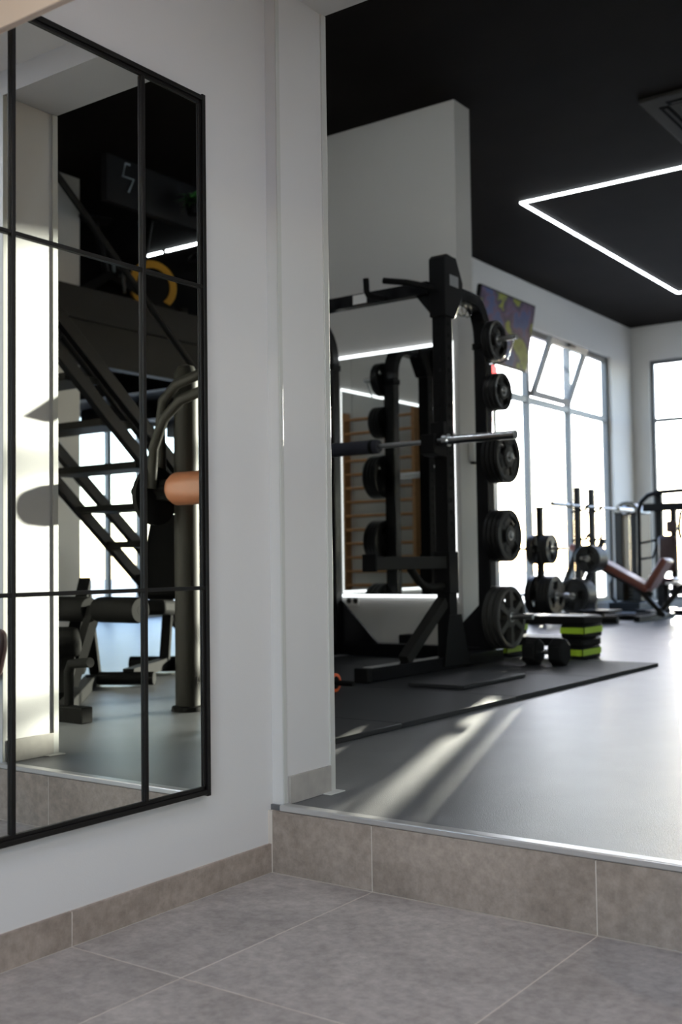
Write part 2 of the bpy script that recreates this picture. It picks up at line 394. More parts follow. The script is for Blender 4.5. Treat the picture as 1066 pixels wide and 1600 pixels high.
# leather chair against the wall right of the doorway: the mirror shows the tip of its back
def chair():
    x0, x1, yb = 1.106, 1.56, .018
    cx, cy = (x0+x1)/2, -.25
    t = thing('leather_chair', 'dark brown leather chair whose back tip shows at the mirror edge', 'chair', (cx, cy, 0))
    r = .035; pr = []
    for (ax, az, a0) in ((x1-r, .605-r, 0), (x0+r, .605-r, pi/2)):
        for k in range(7): a = a0+pi/2*k/6; pr.append((ax+r*cos(a), az+r*sin(a)))
    pr += [(x0+.004, .54), (x0+.03, .46), (x0+.06, .44), (x1-.06, .44), (x1-.03, .46), (x1-.004, .54)]
    part(t, 'backrest', MB().prism(pr, 'y', yb-.036, yb-.006), 'choc', .010)
    part(t, 'seat', MB().lathe([(.001, .36), (.17, .36), (.19, .38), (.19, .42), (.17, .44), (.001, .445)], 'z', (1.45, -.25, 0), 32, False), 'choc')
    for lx, ly in ((1.36, -.14), (1.54, -.14), (1.36, -.36), (1.54, -.36)): part(t, 'leg', MB().tube([(lx, ly, .37), (lx, ly, 0)], .013), 'satin')
    for lx in (1.38, 1.52): part(t, 'back_strut', MB().tube([(lx, -.10, .40), (lx, -.02, .50)], .011), 'satin')

chair()

# unseen warm fill lights, added in the entrance ceiling
for k, (x, y) in enumerate(((1.0, -2.6), (2.9, -1.3), (2.9, -3.5))):
    t = thing('added_fill_downlight', ('unseen round warm fill light added above the entrance, nearest the mirror wall', 'unseen round warm fill light added above the entrance, nearest the gym', 'unseen round warm fill light added above the entrance, by the shopfront')[k], 'added fill light', (x, y, 2.447), 'added entrance fill lights')
    part(t, 'bezel', MB().lathe([(.055, 2.434), (.075, 2.440), (.075, 2.447), (.055, 2.447)], 'z', (x, y, 0), 28), 'white')
    part(t, 'lens', MB().disc('z', (x, y, 0), .054, 2.438, 2.446), emitter('added_warm_fill', (1, .86, .72), 5))
    d = bpy.data.lights.new('added_fill_beam', 'AREA'); d.shape = 'DISK'; d.size = .1; d.energy = 11; d.color = (1, .84, .68)
    o = bpy.data.objects.new('added_fill_beam', d); COL.objects.link(o); o.location = (x, y, 2.43)

def added_fill_panel(x, y, w_, label):  # unseen panel, added to brighten the upper entrance walls
    t = thing('added_fill_panel', label, 'added fill light', (x, y, 2.447))
    part(t, 'frame', bx((x-w_/2-.02, y-w_/2-.02, 2.43), (x+w_/2+.02, y+w_/2+.02, 2.4465)), 'white', .003)
    part(t, 'diffuser', bx((x-w_/2, y-w_/2, 2.426), (x+w_/2, y+w_/2, 2.431)), emitter('added_cool_fill', (.74, .82, 1.0), 8.5))
added_fill_panel(1.55, -.85, .6, 'unseen square cool white fill panel added on the entrance ceiling')

# ------------------------------------------------------------------ LED mirrors in the gym
def led_mirror(axis, p, sgn, u0, u1, z0, z1, label):
    """mirror on plane axis=p facing sgn"""
    def B(a0, a1, b0, b1, d0, d1):
        return bx((p+sgn*d0, a0, b0), (p+sgn*d1, a1, b1)) if axis == 'x' else bx((a0, p+sgn*d0, b0), (a1, p+sgn*d1, b1))
    loc = (p, (u0+u1)/2, z0) if axis == 'x' else ((u0+u1)/2, p, z0)
    t = thing('wall_mirror', label, 'mirror', loc)
    n = max(1, round((u1-u0)/1.0))
    for i in range(n):
        a, b = u0+(u1-u0)*i/n, u0+(u1-u0)*(i+1)/n
        part(t, 'mirror_pane', B(a+.001, b-.001, z0, z1, .001, .006), 'mirror')
    for z in (z0-.009, z1+.009): part(t, 'led_strip', B(u0, u1, z-.009, z+.009, .001, .016), 'led_soft')
    for u in (u0-.007, u1+.007): part(t, 'led_strip', B(u-.0025, u+.0025, z0-.018, z1+.018, .001, .006), 'led_bead')
led_mirror('y', 4.12, -1, -3.40, -1.765, .582, 2.255, 'mirror with glowing LED edge on the partition behind the squat rack')
led_mirror('x', XL, 1, .50, 2.98, .572, 2.250, 'LED edged mirror on the side wall, seen reflected behind the rack')

# ------------------------------------------------------------------ rubber mats
def mats():
    X1 = -.410
    k = 0
    for j, (y0, y1) in enumerate(((.84, 1.30), (1.303, 2.262), (2.265, 3.222), (3.225, 4.10))):
        for i, (x0, x1) in enumerate(((-2.38, -1.395), (-1.392, X1))):
            place = ('nearest the doorway', 'second from the doorway', 'beside the squat rack foot', 'under the dumbbell')[j]
            side = ('wall side', 'open floor side')[i]
            solo('rubber_mat', bx((x0, y0, G+.0005), (x1, y1, MT)), 'mat', 'thick black rubber floor mat %s, on the %s' % (place, side), 'mat', ((x0+x1)/2, (y0+y1)/2, G), 'black rubber floor mats', .003)
mats()
solo('rubber_slab', bx((-1.05, 2.36, MT+.0005), (-.735, 3.02, MT+.020)), 'mat', 'small loose black rubber slab lying on the mats by the rack foot', 'mat', (-.9, 2.7, MT), None, .004)

# ------------------------------------------------------------------ squat rack
RR, RL, RYF, RYR = -1.334, -2.490, 3.250, 3.740
def rack():
    t = thing('squat_rack', 'tall black half rack with pull-up bar, facing the LED edged mirror', 'rack', ((RR+RL)/2, 3.2, MT))
    for x, s in ((RR, 1), (RL, -1)):
        part(t, 'foot_beam', bx((x-.04, 2.38, MT+.001), (x+.04, 3.86, MT+.073)), 'black', .004)
        part(t, 'foot_cap', bx((x-.042, 2.365, MT), (x+.042, 2.41, MT+.075)), 'rubber', .006)
        p = part(t, 'front_post', bx((x-.043, RYF-.043, MT+.073), (x+.043, RYF+.043, 2.30)), 'satin', .004)
        h = MB()
        for k in range(19):
            z = .95+k*.068
            h.disc('y', (x, 0, z), .013, RYF-.0455, RYF-.0425, 12)
            h.box((x-.0455, RYF-.014, z-.013), (x-.0425, RYF+.014, z+.013)); h.box((x+.0425, RYF-.012, z-.012), (x+.0455, RYF+.012, z+.012))
        part(p, 'adjustment_holes', h, 'rubber', kind='stuff')
        hd = part(t, 'post_head', MB().prism([(3.195, 2.215), (3.315, 2.215), (3.41, 2.36), (3.415, 2.44), (3.34, 2.575), (3.225, 2.580), (3.195, 2.555)], 'x', x-.052, x+.052), 'satin', .005)
        part(hd, 'badge', bx((x+s*.0525, 3.255, 2.40), (x+s*.0545, 3.355, 2.465)), 'label', .001)
        # base gusset plates
        part(t, 'base_gusset', MB().prism([(3.13, MT+.02), (3.42, MT+.02), (3.33, .50), (3.19, .50)], 'x', x+s*.041, x+s*.049), 'satin', .002)
        part(t, 'front_brace', MB().bar([(x, 2.78, MT+.08), (x, 3.20, .575)], .06, .06, (0, -1, 1)), 'graphite', .003)
        # rear storage post that bends forward to the head
        pts = [(x, RYR, MT+.07), (x, RYR, 2.16)]
        for k in range(1, 7):
            a = pi/2*k/6; pts.append((x, RYR-.16+.16*cos(a), 2.16+.22*sin(a)))
        pts.append((x, 3.39, 2.38))
        rp = part(t, 'rear_post', MB().bar(pts, .088, .075, (0, -1, 0)), 'black', .006)
        part(rp, 'collar', bx((x-.05, RYR-.045, 2.10), (x+.05, RYR+.045, 2.14)), 'satin', .003)
        # plate pegs
        for z, ln in ((2.154, .235), (1.837, .155), (1.436, .185), (.960, .178), (.469, .30)):
            q = part(t, 'plate_peg', MB().tube([(x+s*.04, RYR, z), (x+s*ln, RYR, z)], .0165), 'steel')
            part(q, 'peg_flange', MB().disc('x', (0, RYR, z), .035, x+s*.044, x+s*.052, 20), 'satin')
        part(t, 'peg_clip', MB().tube([(x+s*.225, RYR-.012, 2.154), (x+s*.228, RYR-.02, 2.14), (x+s*.185, RYR-.03, 2.02), (x+s*.15, RYR-.03, 2.005), (x+s*.06, RYR-.03, 2.0)], .005, 8), 'chrome')
        # inner gusset on the rear crossbeam
        part(t, 'rear_gusset', MB().prism([(x-s*.04, .56), (x-s*.04, MT+.08), (x-s*.34, MT+.08)], 'y', RYR+.01, RYR+.03), 'black', .002)
        # safety arm toward the lifter
        a = part(t, 'safety_arm', bx((x-.035, 2.475, .762), (x+.035, 3.205, .832)), 'graphite', .004)
        part(a, 'end_plate', bx((x-.042, 2.455, .755), (x+.042, 2.475, .845)), 'rubber', .003)
        part(a, 'arm_sleeve', bx((x-.052, 3.197, .62), (x+.052, 3.300, .86)), 'satin', .004)
        part(a, 'arm_support', MB().tube([(x, 3.20, .665), (x, 3.05, .66), (x, 2.99, .672), (x, 2.94, .70), (x, 2.86, .765)], .022), 'graphite')
        # bar hook
        hk = part(t, 'bar_hook', MB().prism([(3.20, 1.40), (3.20, 1.60), (3.17, 1.60), (3.165, 1.475), (3.095, 1.455), (3.085, 1.52), (3.06, 1.52), (3.06, 1.415), (3.10, 1.40)], 'x', x-.045, x+.045), 'satin', .003)
        part(hk, 'hook_pad', bx((x-.046, 3.095, 1.455), (x+.046, 3.162, 1.4695)), 'rubber')
        part(hk, 'hook_pin', MB().tube([(x-.06, RYF, 1.53), (x+.065, RYF, 1.53)], .012), 'chrome')
    part(t, 'rear_crossbeam', bx((RL+.04, RYR, MT+.001), (RR-.04, RYR+.08, MT+.085)), 'black', .004)
    pb = part(t, 'pull_up_beam', bx((RL+.05, 3.17, 2.352), (RR-.05, 3.24, 2.425)), 'black', .004)
    part(pb, 'beam_badge', bx((-1.905, 3.168, 2.362), (-1.805, 3.1705, 2.418)), 'white')
    for s, xc in ((1, RR), (-1, RL)):
        part(t, 'beam_bracket', MB().prism([(xc-s*.05, 2.36), (xc-s*.05, 2.24), (xc-s*.15, 2.36)], 'y', 3.20, 3.21), 'black')
    mid = (RR+RL)/2
    for s in (1, -1):
        def Q(pts): return [(x if s > 0 else 2*mid-x, y, z) for x, y, z in pts]
        part(t, 'grip', MB().tube(Q([(-1.69, 3.168, 2.368), (-1.698, 3.07, 2.362), (-1.701, 3.035, 2.366), (-1.703, 3.02, 2.385), (-1.704, 3.015, 2.458)]), .018), 'rubber')
        part(t, 'grip', MB().tube(Q([(-1.35, 3.168, 2.375), (-1.40, 3.09, 2.39), (-1.45, 3.05, 2.402), (-1.585, 3.02, 2.428)]), .018), 'rubber')
rack()

def bolt_bar(name, label, axis, a, b, shaft_a, shaft_b, y, z, m='chrome', m2='steel'):
    """olympic bar: sleeves [a,shaft_a] and [shaft_b,b]"""
    def P(u): return (u, y, z) if axis == 'x' else (y, u, z)
    t = thing(name, label, 'barbell', P((a+b)/2))
    part(t, 'shaft', MB().tube([P(shaft_a), P(shaft_b)], .014), m2)
    for u, v in ((a, shaft_a), (b, shaft_b)):
        d = 1 if v > u else -1
        sl = part(t, 'sleeve', MB().tube([P(u), P(v)], .025, 20), m)
        part(sl, 'collar', MB().tube([P(v-d*.002), P(v+d*.03)], .036, 20), m)
        part(sl, 'end_ring', MB().lathe([(.012, u-.001), (.0255, u-.001), (.0255, u+d*.006), (.012, u+d*.006)], axis, (0, y, z) if axis == 'x' else (y, 0, z), 20), 'steel')
BBY, BBZ = 3.128, 1.4845
bolt_bar('barbell', 'empty chrome barbell resting in the hooks of the squat rack', 'x', -2.965, -.815, -2.555, -1.235, BBY, BBZ)
o = solo('bar_pad', MB().lathe([(.0145, -2.20), (.036, -2.20), (.042, -2.19), (.042, -1.715), (.036, -1.705), (.0145, -1.705)], 'x', (0, BBY, BBZ), 24), 'foam', 'dark foam pad wrapped round the middle of the rack barbell', 'bar pad', (-1.95, BBY, BBZ))
part(o, 'end_band', MB().lathe([(.0422, -1.76), (.0435, -1.76), (.0435, -1.735), (.0422, -1.735)], 'x', (0, BBY, BBZ), 24), 'rubber')

# ------------------------------------------------------------------ weight plates
PLATES = {}
def plate_mesh(d, th, style):
    key = (round(d, 3), round(th, 3), style)
    if key in PLATES: return PLATES[key]
    R = d/2; h = th/2
    m = MB()
    m.lathe([(R*.83, -h*.8), (R*.95, -h), (R, -h*.7), (R, h*.7), (R*.95, h), (R*.83, h*.8)], 'x', (0, 0, 0), 40)
    hb = .062 if R > .15 else .05
    m.lathe([(.027, -h), (hb, -h*.9), (hb, h*.9), (.027, h)], 'x', (0, 0, 0), 32)
    if style == 'spoke':
        for k in range(6):
            a = k*pi/3+.5; mm = len(m.v)
            m.prism([(hb*.85, -R*.085), (R*.86, -R*.10), (R*.86, R*.10), (hb*.85, R*.085)], 'x', -h*.95, h*.95)
            m.xf(Matrix.Rotation(a, 4, 'X'), mm)
    else:                                        # three wide webs leave three grip openings
        for k in range(3):
            a0 = k*2*pi/3+.35; aw = 1.25; seg = 8; poly = []
            for q in range(seg+1): a = a0+aw*q/seg; poly.append((R*.85*cos(a), R*.85*sin(a)))
            for q in range(seg, -1, -1): a = a0+aw*(.15+.7*q/seg); poly.append((hb*.9*cos(a), hb*.9*sin(a)))
            m.prism(poly, 'x', -h*.5, h*.5)
            for q in (0,):
                a = a0+aw/2
                mm = len(m.v); m.box((-h*.72, R*.50, -R*.16), (h*.72, R*.68, R*.16)); m.xf(Matrix.Rotation(a, 4, 'X'), mm)
        for k in range(3):                       # grip bars bridging the openings near the rim
            a0 = k*2*pi/3+.35+1.25; aw = 2*pi/3-1.25; poly = []
            for q in range(6): a = a0+aw*q/5; poly.append((R*.86*cos(a), R*.86*sin(a)))
            for q in range(5, -1, -1): a = a0+aw*q/5; poly.append((R*.74*cos(a), R*.74*sin(a)))
            m.prism(poly, 'x', -h*.8, h*.8)
    me = m.mesh('weight_plate'); hm = MB().lathe([(.0195, -h*1.02), (.03, -h*1.02), (.03, h*1.02), (.0195, h*1.02)], 'x', (0, 0, 0), 24).mesh('hub_ring')
    PLATES[key] = (me, hm); return PLATES[key]
def plate(loc, axis, d, th, style, label, group, spin=0., m=None):
    m = m or ('iron' if style == 'spoke' else 'plate')
    me, hm = plate_mesh(d, th, style)
    o = new('weight_plate', me, m, None, loc); tag(o, label, 'weight plate', group)
    o.rotation_euler = (spin, 0, 0) if axis == 'x' else (spin, 0, pi/2)
    if axis == 'y': o.rotation_mode = 'XYZ'
    new('hub_ring', hm, 'steel', o)
    return o
def stack(x, s, y, z, d, n, th, style, where, group, axis='x'):
    nm = ['outermost', 'second', 'third', 'fourth', 'fifth', 'sixth']
    for k in range(n):
        u = k*(th+.002)+th/2
        r = n-1-k
        pos = 'outermost' if r == 0 else ('innermost' if k == 0 else nm[r]+' from outside')
        loc = (x+s*u, y, z-.006) if axis == 'x' else (x, y+s*u, z-.006)
        plate(loc, axis, d*(1 if k == n-1 or n < 3 else 1), th, style, 'black plate %s, %s' % (where, pos), group, spin=.4+.7*k+z*3)
for s, x, side in ((1, RR, 'right'), (-1, RL, 'left')):
    for z, d, n, th, stl, nm in ((2.154, .245, 2, .028, 'tri', 'top'), (1.837, .23, 3, .028, 'tri', 'second highest'), (1.436, .315, 4, .027, 'tri', 'middle'), (.960, .315, 4, .027, 'tri', 'second lowest'), (.469, .375, 3, .036, 'spoke', 'lowest')):
        where = 'on the squat rack, %s peg, %s' % (nm, 'open floor side' if s > 0 else 'mirrored side')
        stack(x+s*.053, s, RYR, z, d, n, th, stl, where, 'plates stored on the squat rack')

# clear loop bands hanging from the rack head
def loop_band(x, y, z, lab):
    pts = [(x+.026*sin(a)*.6, y+.03*sin(a), z-.035+.042*cos(a)) for a in [2*pi*k/20 for k in range(21)]]
    solo('loop_band', MB().tube(pts, .006, 8), 'clear', lab, 'band', (x, y, z))
loop_band(RR+.02, 3.452, 2.335, 'clear plastic ring hanging beside the rack head, nearer one')
loop_band(RR+.03, 3.492, 2.335, 'clear plastic ring hanging beside the rack head, farther one')
tag(solo('band_hanger', MB().tube([(RR+.02, 3.40, 2.348), (RR+.025, 3.56, 2.352)], .006), 'chrome', 'thin chrome hook rod sticking out of the rack head', 'hook', (RR, 3.45, 2.35)))

# dumbbell, step platforms, small things on the floor
def dumbbell(x, y, z, r, half, label):
    t = thing('dumbbell', label, 'dumbbell', (x, y, MT))
    for s in (-1, 1):
        hx = [(r*cos(pi/6+k*pi/3), r*sin(pi/6+k*pi/3)) for k in range(6)]
        mb = MB(); mb.prism([(y+a, z+b) for a, b in hx], 'x', x+s*(half-.085), x+s*half)
        part(t, 'head', mb, 'rubber', .012)
    part(t, 'handle', MB().tube([(x-half+.08, y, z), (x+half-.08, y, z)], .016), 'chrome')
dumbbell(-.935, 3.70, MT+.0745, .086, .125, 'black rubber hex dumbbell on the mat beside the big plates')

def step_platform(x0, x1, y0, y1, z, label):
    t = thing('step_platform', label, 'step platform', ((x0+x1)/2, (y0+y1)/2, z))
    d = part(t, 'deck', bx((x0, y0, z+.085), (x1, y1, z+.135)), 'rubber', .012)
    part(d, 'tread_pad', bx((x0+.02, y0+.02, z+.1345), (x1-.02, y1-.02, z+.138)), 'graphite')
    for a, b in ((x0+.004, x0+.16), (x1-.16, x1-.004)):
        r = part(t, 'riser_block', bx((a, y0+.004, z+.0005), (b, y1-.004, z+.086)), 'rubber', .012)
        part(r, 'lime_band', MB().box((a-.002, y0+.002, z+.03), (b+.002, y0+.008, z+.068)).box((b-.004, y0+.002, z+.03), (b+.002, y1-.002, z+.068)), 'green', label='lime green band')
step_platform(-1.62, -.93, 4.22, 4.52, G, 'black aerobic step with lime bands, at the bottom of the pair')
step_platform(-1.60, -.91, 4.20, 4.50, G+.139, 'black aerobic step with lime bands, stacked on top')
def ab_wheel():
    c = (-1.235, 1.99, MT+.045)
    t = thing('exercise_roller', 'small orange rimmed exercise wheel on the mat behind the jamb', 'exercise wheel', (c[0], c[1], MT))
    part(t, 'rim', MB().lathe([(.030, -.02), (.044, -.018), (.045, 0), (.044, .018), (.030, .02)], 'x', c, 28), 'orange')
    part(t, 'hub', MB().disc('x', c, .0305, -.017, .017), 'rubber')
    for s in (-1, 1): part(t, 'handle', MB().tube([(c[0]+s*.017, c[1], c[2]), (c[0]+s*.12, c[1], c[2])], .013), 'rubber')
ab_wheel()
solo('yoga_block', bx((-2.12, 3.95, G+.0005), (-2.0, 4.08, G+.15)), 'rubber', 'small black foam block at the foot of the mirror partition', 'block', (-2.06, 4.0, G), None, .008)

# socket plate and small wall box
def socket():
    t = thing('socket_plate', 'white double socket plate under the LED mirror', 'socket', (-2.59, 4.12, .54))
    part(t, 'plate', bx((-2.655, 4.108, .50), (-2.545, 4.1195, .572)), 'white', .003)
    for x in (-2.628, -2.572): part(t, 'outlet', MB().disc('y', (x, 0, .536), .019, 4.105, 4.109, 20), 'ac')
socket()
t = thing('wall_box', 'pale box fixed to the end of the partition wall', 'box', (-1.717, 4.27, 1.46))
part(t, 'body', bx((-1.7165, 4.235, 1.47), (-1.675, 4.315, 1.60)), 'white', .006)
part(t, 'spout', bx((-1.715, 4.25, 1.455), (-1.685, 4.30, 1.471)), 'ac', .003)

# ------------------------------------------------------------------ television, sign, air conditioner, LED outline
def television():
    y0, y1, z0, z1 = 7.28, 8.50, 2.82, 3.54
    t = thing('television', 'flat television tilted down from the wall beside the window head', 'television', (XL, (y0+y1)/2, 3.2))
    k = Matrix.Translation((-3.34, 0, z0)) @ Matrix.Rotation(radians(10), 4, 'Y') @ Matrix.Translation((3.34, 0, -z0))
    part(t, 'casing', bx((-3.385, y0, z0), (-3.341, y1, z1)).xf(k), 'satin', .004)
    part(t, 'screen', bx((-3.342, y0+.018, z0+.022), (-3.339, y1-.018, z1-.018)).xf(k), 'screen')
    part(t, 'wall_bracket', MB().box((XL+.001, 7.8, 3.10), (XL+.02, 8.0, 3.4)).tube([(XL+.02, 7.9, 3.25), (-3.32, 7.9, 3.22)], .02), 'satin')
television()
def exit_sign():
    t = thing('exit_sign', 'small glowing red sign box under the television', 'sign', (XL, 7.69, 2.74))
    part(t, 'case', bx((XL+.001, 7.60, 2.70), (XL+.16, 7.785, 2.79)), 'satin', .003)
    for a, b in ((7.605, 7.690), (7.698, 7.780)): part(t, 'red_panel', bx((XL+.16, a, 2.705), (XL+.163, b, 2.785)), 'red')
    part(t, 'red_panel', bx((XL+.03, 7.597, 2.705), (XL+.155, 7.60, 2.785)), 'red')
exit_sign()
def led_outline(x0, x1, y0, y1, label):
    t = thing('led_outline', label, 'ceiling light', ((x0+x1)/2, (y0+y1)/2, H))
    w_ = .008
    for a, b in (((x0-w_, y0-w_), (x1+w_, y0+w_)), ((x0-w_, y1-w_), (x1+w_, y1+w_)), ((x0-w_, y0+w_), (x0+w_, y1-w_)), ((x1-w_, y0+w_), (x1+w_, y1-w_))):
        part(t, 'light_bar', bx((*a, H-.013), (*b, H-.0005)), 'led')
led_outline(-2.31, .25, 6.335, 10.40, 'glowing white rectangle of LED bars on the black ceiling')
led_outline(-2.6, 1.6, .80, 2.45, 'unseen LED fill rectangle added on the gym ceiling just behind the doorway lintel')  # hidden by the lintel; added to light the front of the partition
t = thing('led_bar', 'straight LED bar on the ceiling over the mezzanine, seen in the grid mirror', 'ceiling light', (5.4, 5.49, H))
for a, b in ((4.9, 5.78), (5.84, 6.05)): part(t, 'light_bar', bx((a, 5.481, H-.016), (b, 5.499, H-.0005)), 'led')
def aircon():
    x0, y0, W = -.727, 4.88, 1.02
    t = thing('air_conditioner', 'grey four-way air conditioner cassette in the black ceiling', 'air conditioner', (x0+W/2, y0+W/2, H))
    part(t, 'panel', bx((x0, y0, H-.03), (x0+W, y0+W, H-.0005)), 'ac', .01)
    for a, b in (((.09, .16), (.16, W-.16)), ((W-.16, .16), (W-.09, W-.16)), ((.16, .09), (W-.16, .16)), ((.16, W-.16), (W-.16, W-.09))):
        v = part(t, 'vent_slot', bx((x0+a[0], y0+a[1], H-.033), (x0+b[0], y0+b[1], H-.0295)), 'ac_dark', .003)
        ca, cb = (Vector(a)+Vector(b))/2, None
        lx, ly = (b[0]-a[0], b[1]-a[1])
        if lx < ly: part(v, 'flap', bx((x0+ca[0]-.008, y0+a[1]+.03, H-.036), (x0+ca[0]+.012, y0+b[1]-.03, H-.0325)), 'ac')
        else: part(v, 'flap', bx((x0+a[0]+.03, y0+ca[1]-.008, H-.036), (x0+b[0]-.03, y0+ca[1]+.012, H-.0325)), 'ac')
    g = part(t, 'grille', bx((x0+.22, y0+.22, H-.042), (x0+W-.22, y0+W-.22, H-.0295)), mat('pale_grille', (.095, .09, .085), .7, spec=.06), .008)
    for k in range(9): part(g, 'slat', bx((x0+.27, y0+.27+k*.055, H-.045), (x0+W-.27, y0+.295+k*.055, H-.0415)), 'ac_dark')
aircon()

# ------------------------------------------------------------------ far equipment by the windows
def plate_tree():
    x, y = -2.98, 7.98
    t = thing('plate_tree', 'dark plate storage tree in front of the tall window', 'plate rack', (x, y, G))
    part(t, 'base_bar', bx((x-.30, y-.03, G+.001), (x+.30, y+.03, G+.05)), 'satin', .003)
    part(t, 'base_bar', bx((x-.03, y-.28, G+.002), (x+.03, y-.031, G+.05)), 'satin', .003); part(t, 'base_bar', bx((x-.03, y+.031, G+.002), (x+.03, y+.28, G+.05)), 'satin', .003)
    part(t, 'post', bx((x-.03, y-.03, G+.05), (x+.03, y+.03, 1.32)), 'satin', .004)
    part(t, 'post_cap', bx((x-.036, y-.036, 1.32), (x+.036, y+.036, 1.345)), 'rubber', .004)
    for z in (.92, .455):
        for s in (-1, 1): part(t, 'peg', MB().tube([(x+s*.03, y, z), (x+s*.30, y, z)], .016), 'steel')
    for z, d, n, nm in ((.92, .30, 3, 'upper'), (.455, .40, 4, 'lower')):
        stack(x+.035, 1, y, z, d, n, .032, 'tri', 'on the %s peg of the storage tree by the window' % nm, 'plates on the storage tree')
        stack(x-.035, -1, y, z, d, 2, .032, 'tri', 'on the window side %s peg of the storage tree' % nm, 'plates on the storage tree')
plate_tree()

def incline_bench():
    y = 8.98
    t = thing('incline_bench', 'brown padded incline press bench with rack uprights and stored plates', 'bench', (-2.5, y, G))
    for yy in (8.79, 9.17):
        u = part(t, 'upright', MB().bar([(-2.92, yy, G+.05), (-2.92, yy, 1.58)], .06, .06), 'graphite', .003)
        for z in (1.33, 1.02):
            part(u, 'bar_catch', MB().bar([(-2.89, yy, z), (-2.83, yy, z+.005), (-2.80, yy, z+.06)], .02, .03), 'satin')
            part(u, 'catch_stub', MB().tube([(-2.95, yy, z-.01), (-2.99, yy, z-.01)], .013), 'satin')
        part(t, 'rear_strut', MB().bar([(-2.92, yy, .95), (-3.22, yy, G+.06)], .045, .045), 'graphite', .003)
        part(t, 'side_foot', bx((-3.28, yy-.03, G+.001), (-2.2, yy+.03, G+.05)), 'satin', .003)
    part(t, 'cross_foot', bx((-2.2, 8.45, G+.001), (-2.14, 9.5, G+.055)), 'satin', .003)
    part(t, 'cross_foot', bx((-3.30, 8.40, G+.001), (-3.24, 9.55, G+.055)), 'satin', .003)
    k = math.atan2(.47, .86)
    sp = MB().bar([(-3.06, y, .955), (-2.21, y, .485)], .27, .075, (0, 0, 1)); part(t, 'back_pad', sp, 'leather', .025)
    part(t, 'seat_pad', MB().bar([(-2.22, y, .50), (-2.02, y, .80)], .27, .075, (-1, 0, 1)), 'leather', .025)
    part(t, 'spine', MB().bar([(-3.0, y, .86), (-2.2, y, .42)], .06, .06), 'graphite', .003)
    part(t, 'front_leg', MB().bar([(-2.36, y-.05, .53), (-2.05, y-.05, G+.04)], .05, .05), 'graphite', .003)
    part(t, 'front_leg', MB().bar([(-1.86, y+.05, .56), (-2.16, y+.05, G+.04)], .05, .05), 'graphite', .003)
    part(t, 'foot_plate', bx((-1.95, y-.30, .54), (-1.80, y+.25, .565)), 'steel', .004)
    part(t, 'spotter_step', bx((-2.62, 8.05, G+.10), (-2.30, 8.40, G+.13)), 'satin', .004)
    part(t, 'step_leg', bx((-2.49, 8.20, G+.001), (-2.43, 8.26, G+.10)), 'satin'); part(t, 'step_foot', bx((-2.60, 8.12, G+.001), (-2.25, 8.19, G+.06)), 'satin', .004)
    part(t, 'peg', MB().tube([(-2.70, 8.76, .82), (-2.70, 8.34, .82)], .016), 'steel'); part(t, 'peg', MB().tube([(-2.88, 8.76, .43), (-2.88, 8.30, .43)], .016), 'steel')
    part(t, 'peg_arm', MB().bar([(-2.9, 8.79, .43), (-2.64, 8.79, 1.02)], .05, .05), 'graphite', .003)
    stack(-2.70, -1, 8.72, .82, .285, 6, .036, 'tri', 'on the upper peg of the incline bench', 'plates stored on the incline bench', 'y')
    stack(-2.88, -1, 8.74, .43, .375, 6, .036, 'tri', 'on the lower peg of the incline bench', 'plates stored on the incline bench', 'y')
incline_bench()
bolt_bar('barbell', 'steel barbell racked on the incline bench by the window', 'y', 7.99, 10.18, 8.42, 9.75, -2.845, 1.372, 'gun', 'gun')

def cable_tower():
    x0, x1, y = -3.30, -2.98, 10.82
    t = thing('cable_tower', 'dark cable pulley tower with rounded top near the corner pier', 'gym machine', ((x0+x1)/2, y, G))
    part(t, 'shroud', bx((x0, y-.05, G+.12), (x0+.10, y+.35, 1.36)), 'graphite', .01)
    part(t, 'shroud', bx((x1-.11, y-.05, G+.12), (x1, y+.35, 1.36)), 'satin', .01)
    pts = [(x0+.16+.165*cos(a), 1.36+.15*sin(a)) for a in [pi*k/14 for k in range(15)]]
    part(t, 'head_cover', MB().prism(pts, 'y', y-.06, y+.36), 'black', .01)
    part(t, 'guide_rod', MB().tube([(x0+.13, y+.1, G+.1), (x0+.13, y+.1, 1.37)], .012), 'chrome'); part(t, 'guide_rod', MB().tube([(x0+.19, y+.1, G+.1), (x0+.19, y+.1, 1.37)], .012), 'chrome')
    for k in range(8): part(t, 'weight_block', bx((x0+.105, y+.06, G+.12+k*.045), (x1-.115, y+.26, G+.16+k*.045)), 'satin')
    part(t, 'base', bx((x0-.02, y-.25, G+.001), (x1+.05, y+.42, G+.11)), 'satin', .01)
    part(t, 'pulley', MB().disc('x', (0, y-.09, 1.40), .06, x0+.14, x0+.19), 'steel')
    part(t, 'handle_loop', MB().tube([(x0+.0, y-.16, .55), (x0-.01, y-.2, .50), (x0, y-.2, .34), (x0+.08, y-.2, .26)], .016), 'satin')
cable_tower()

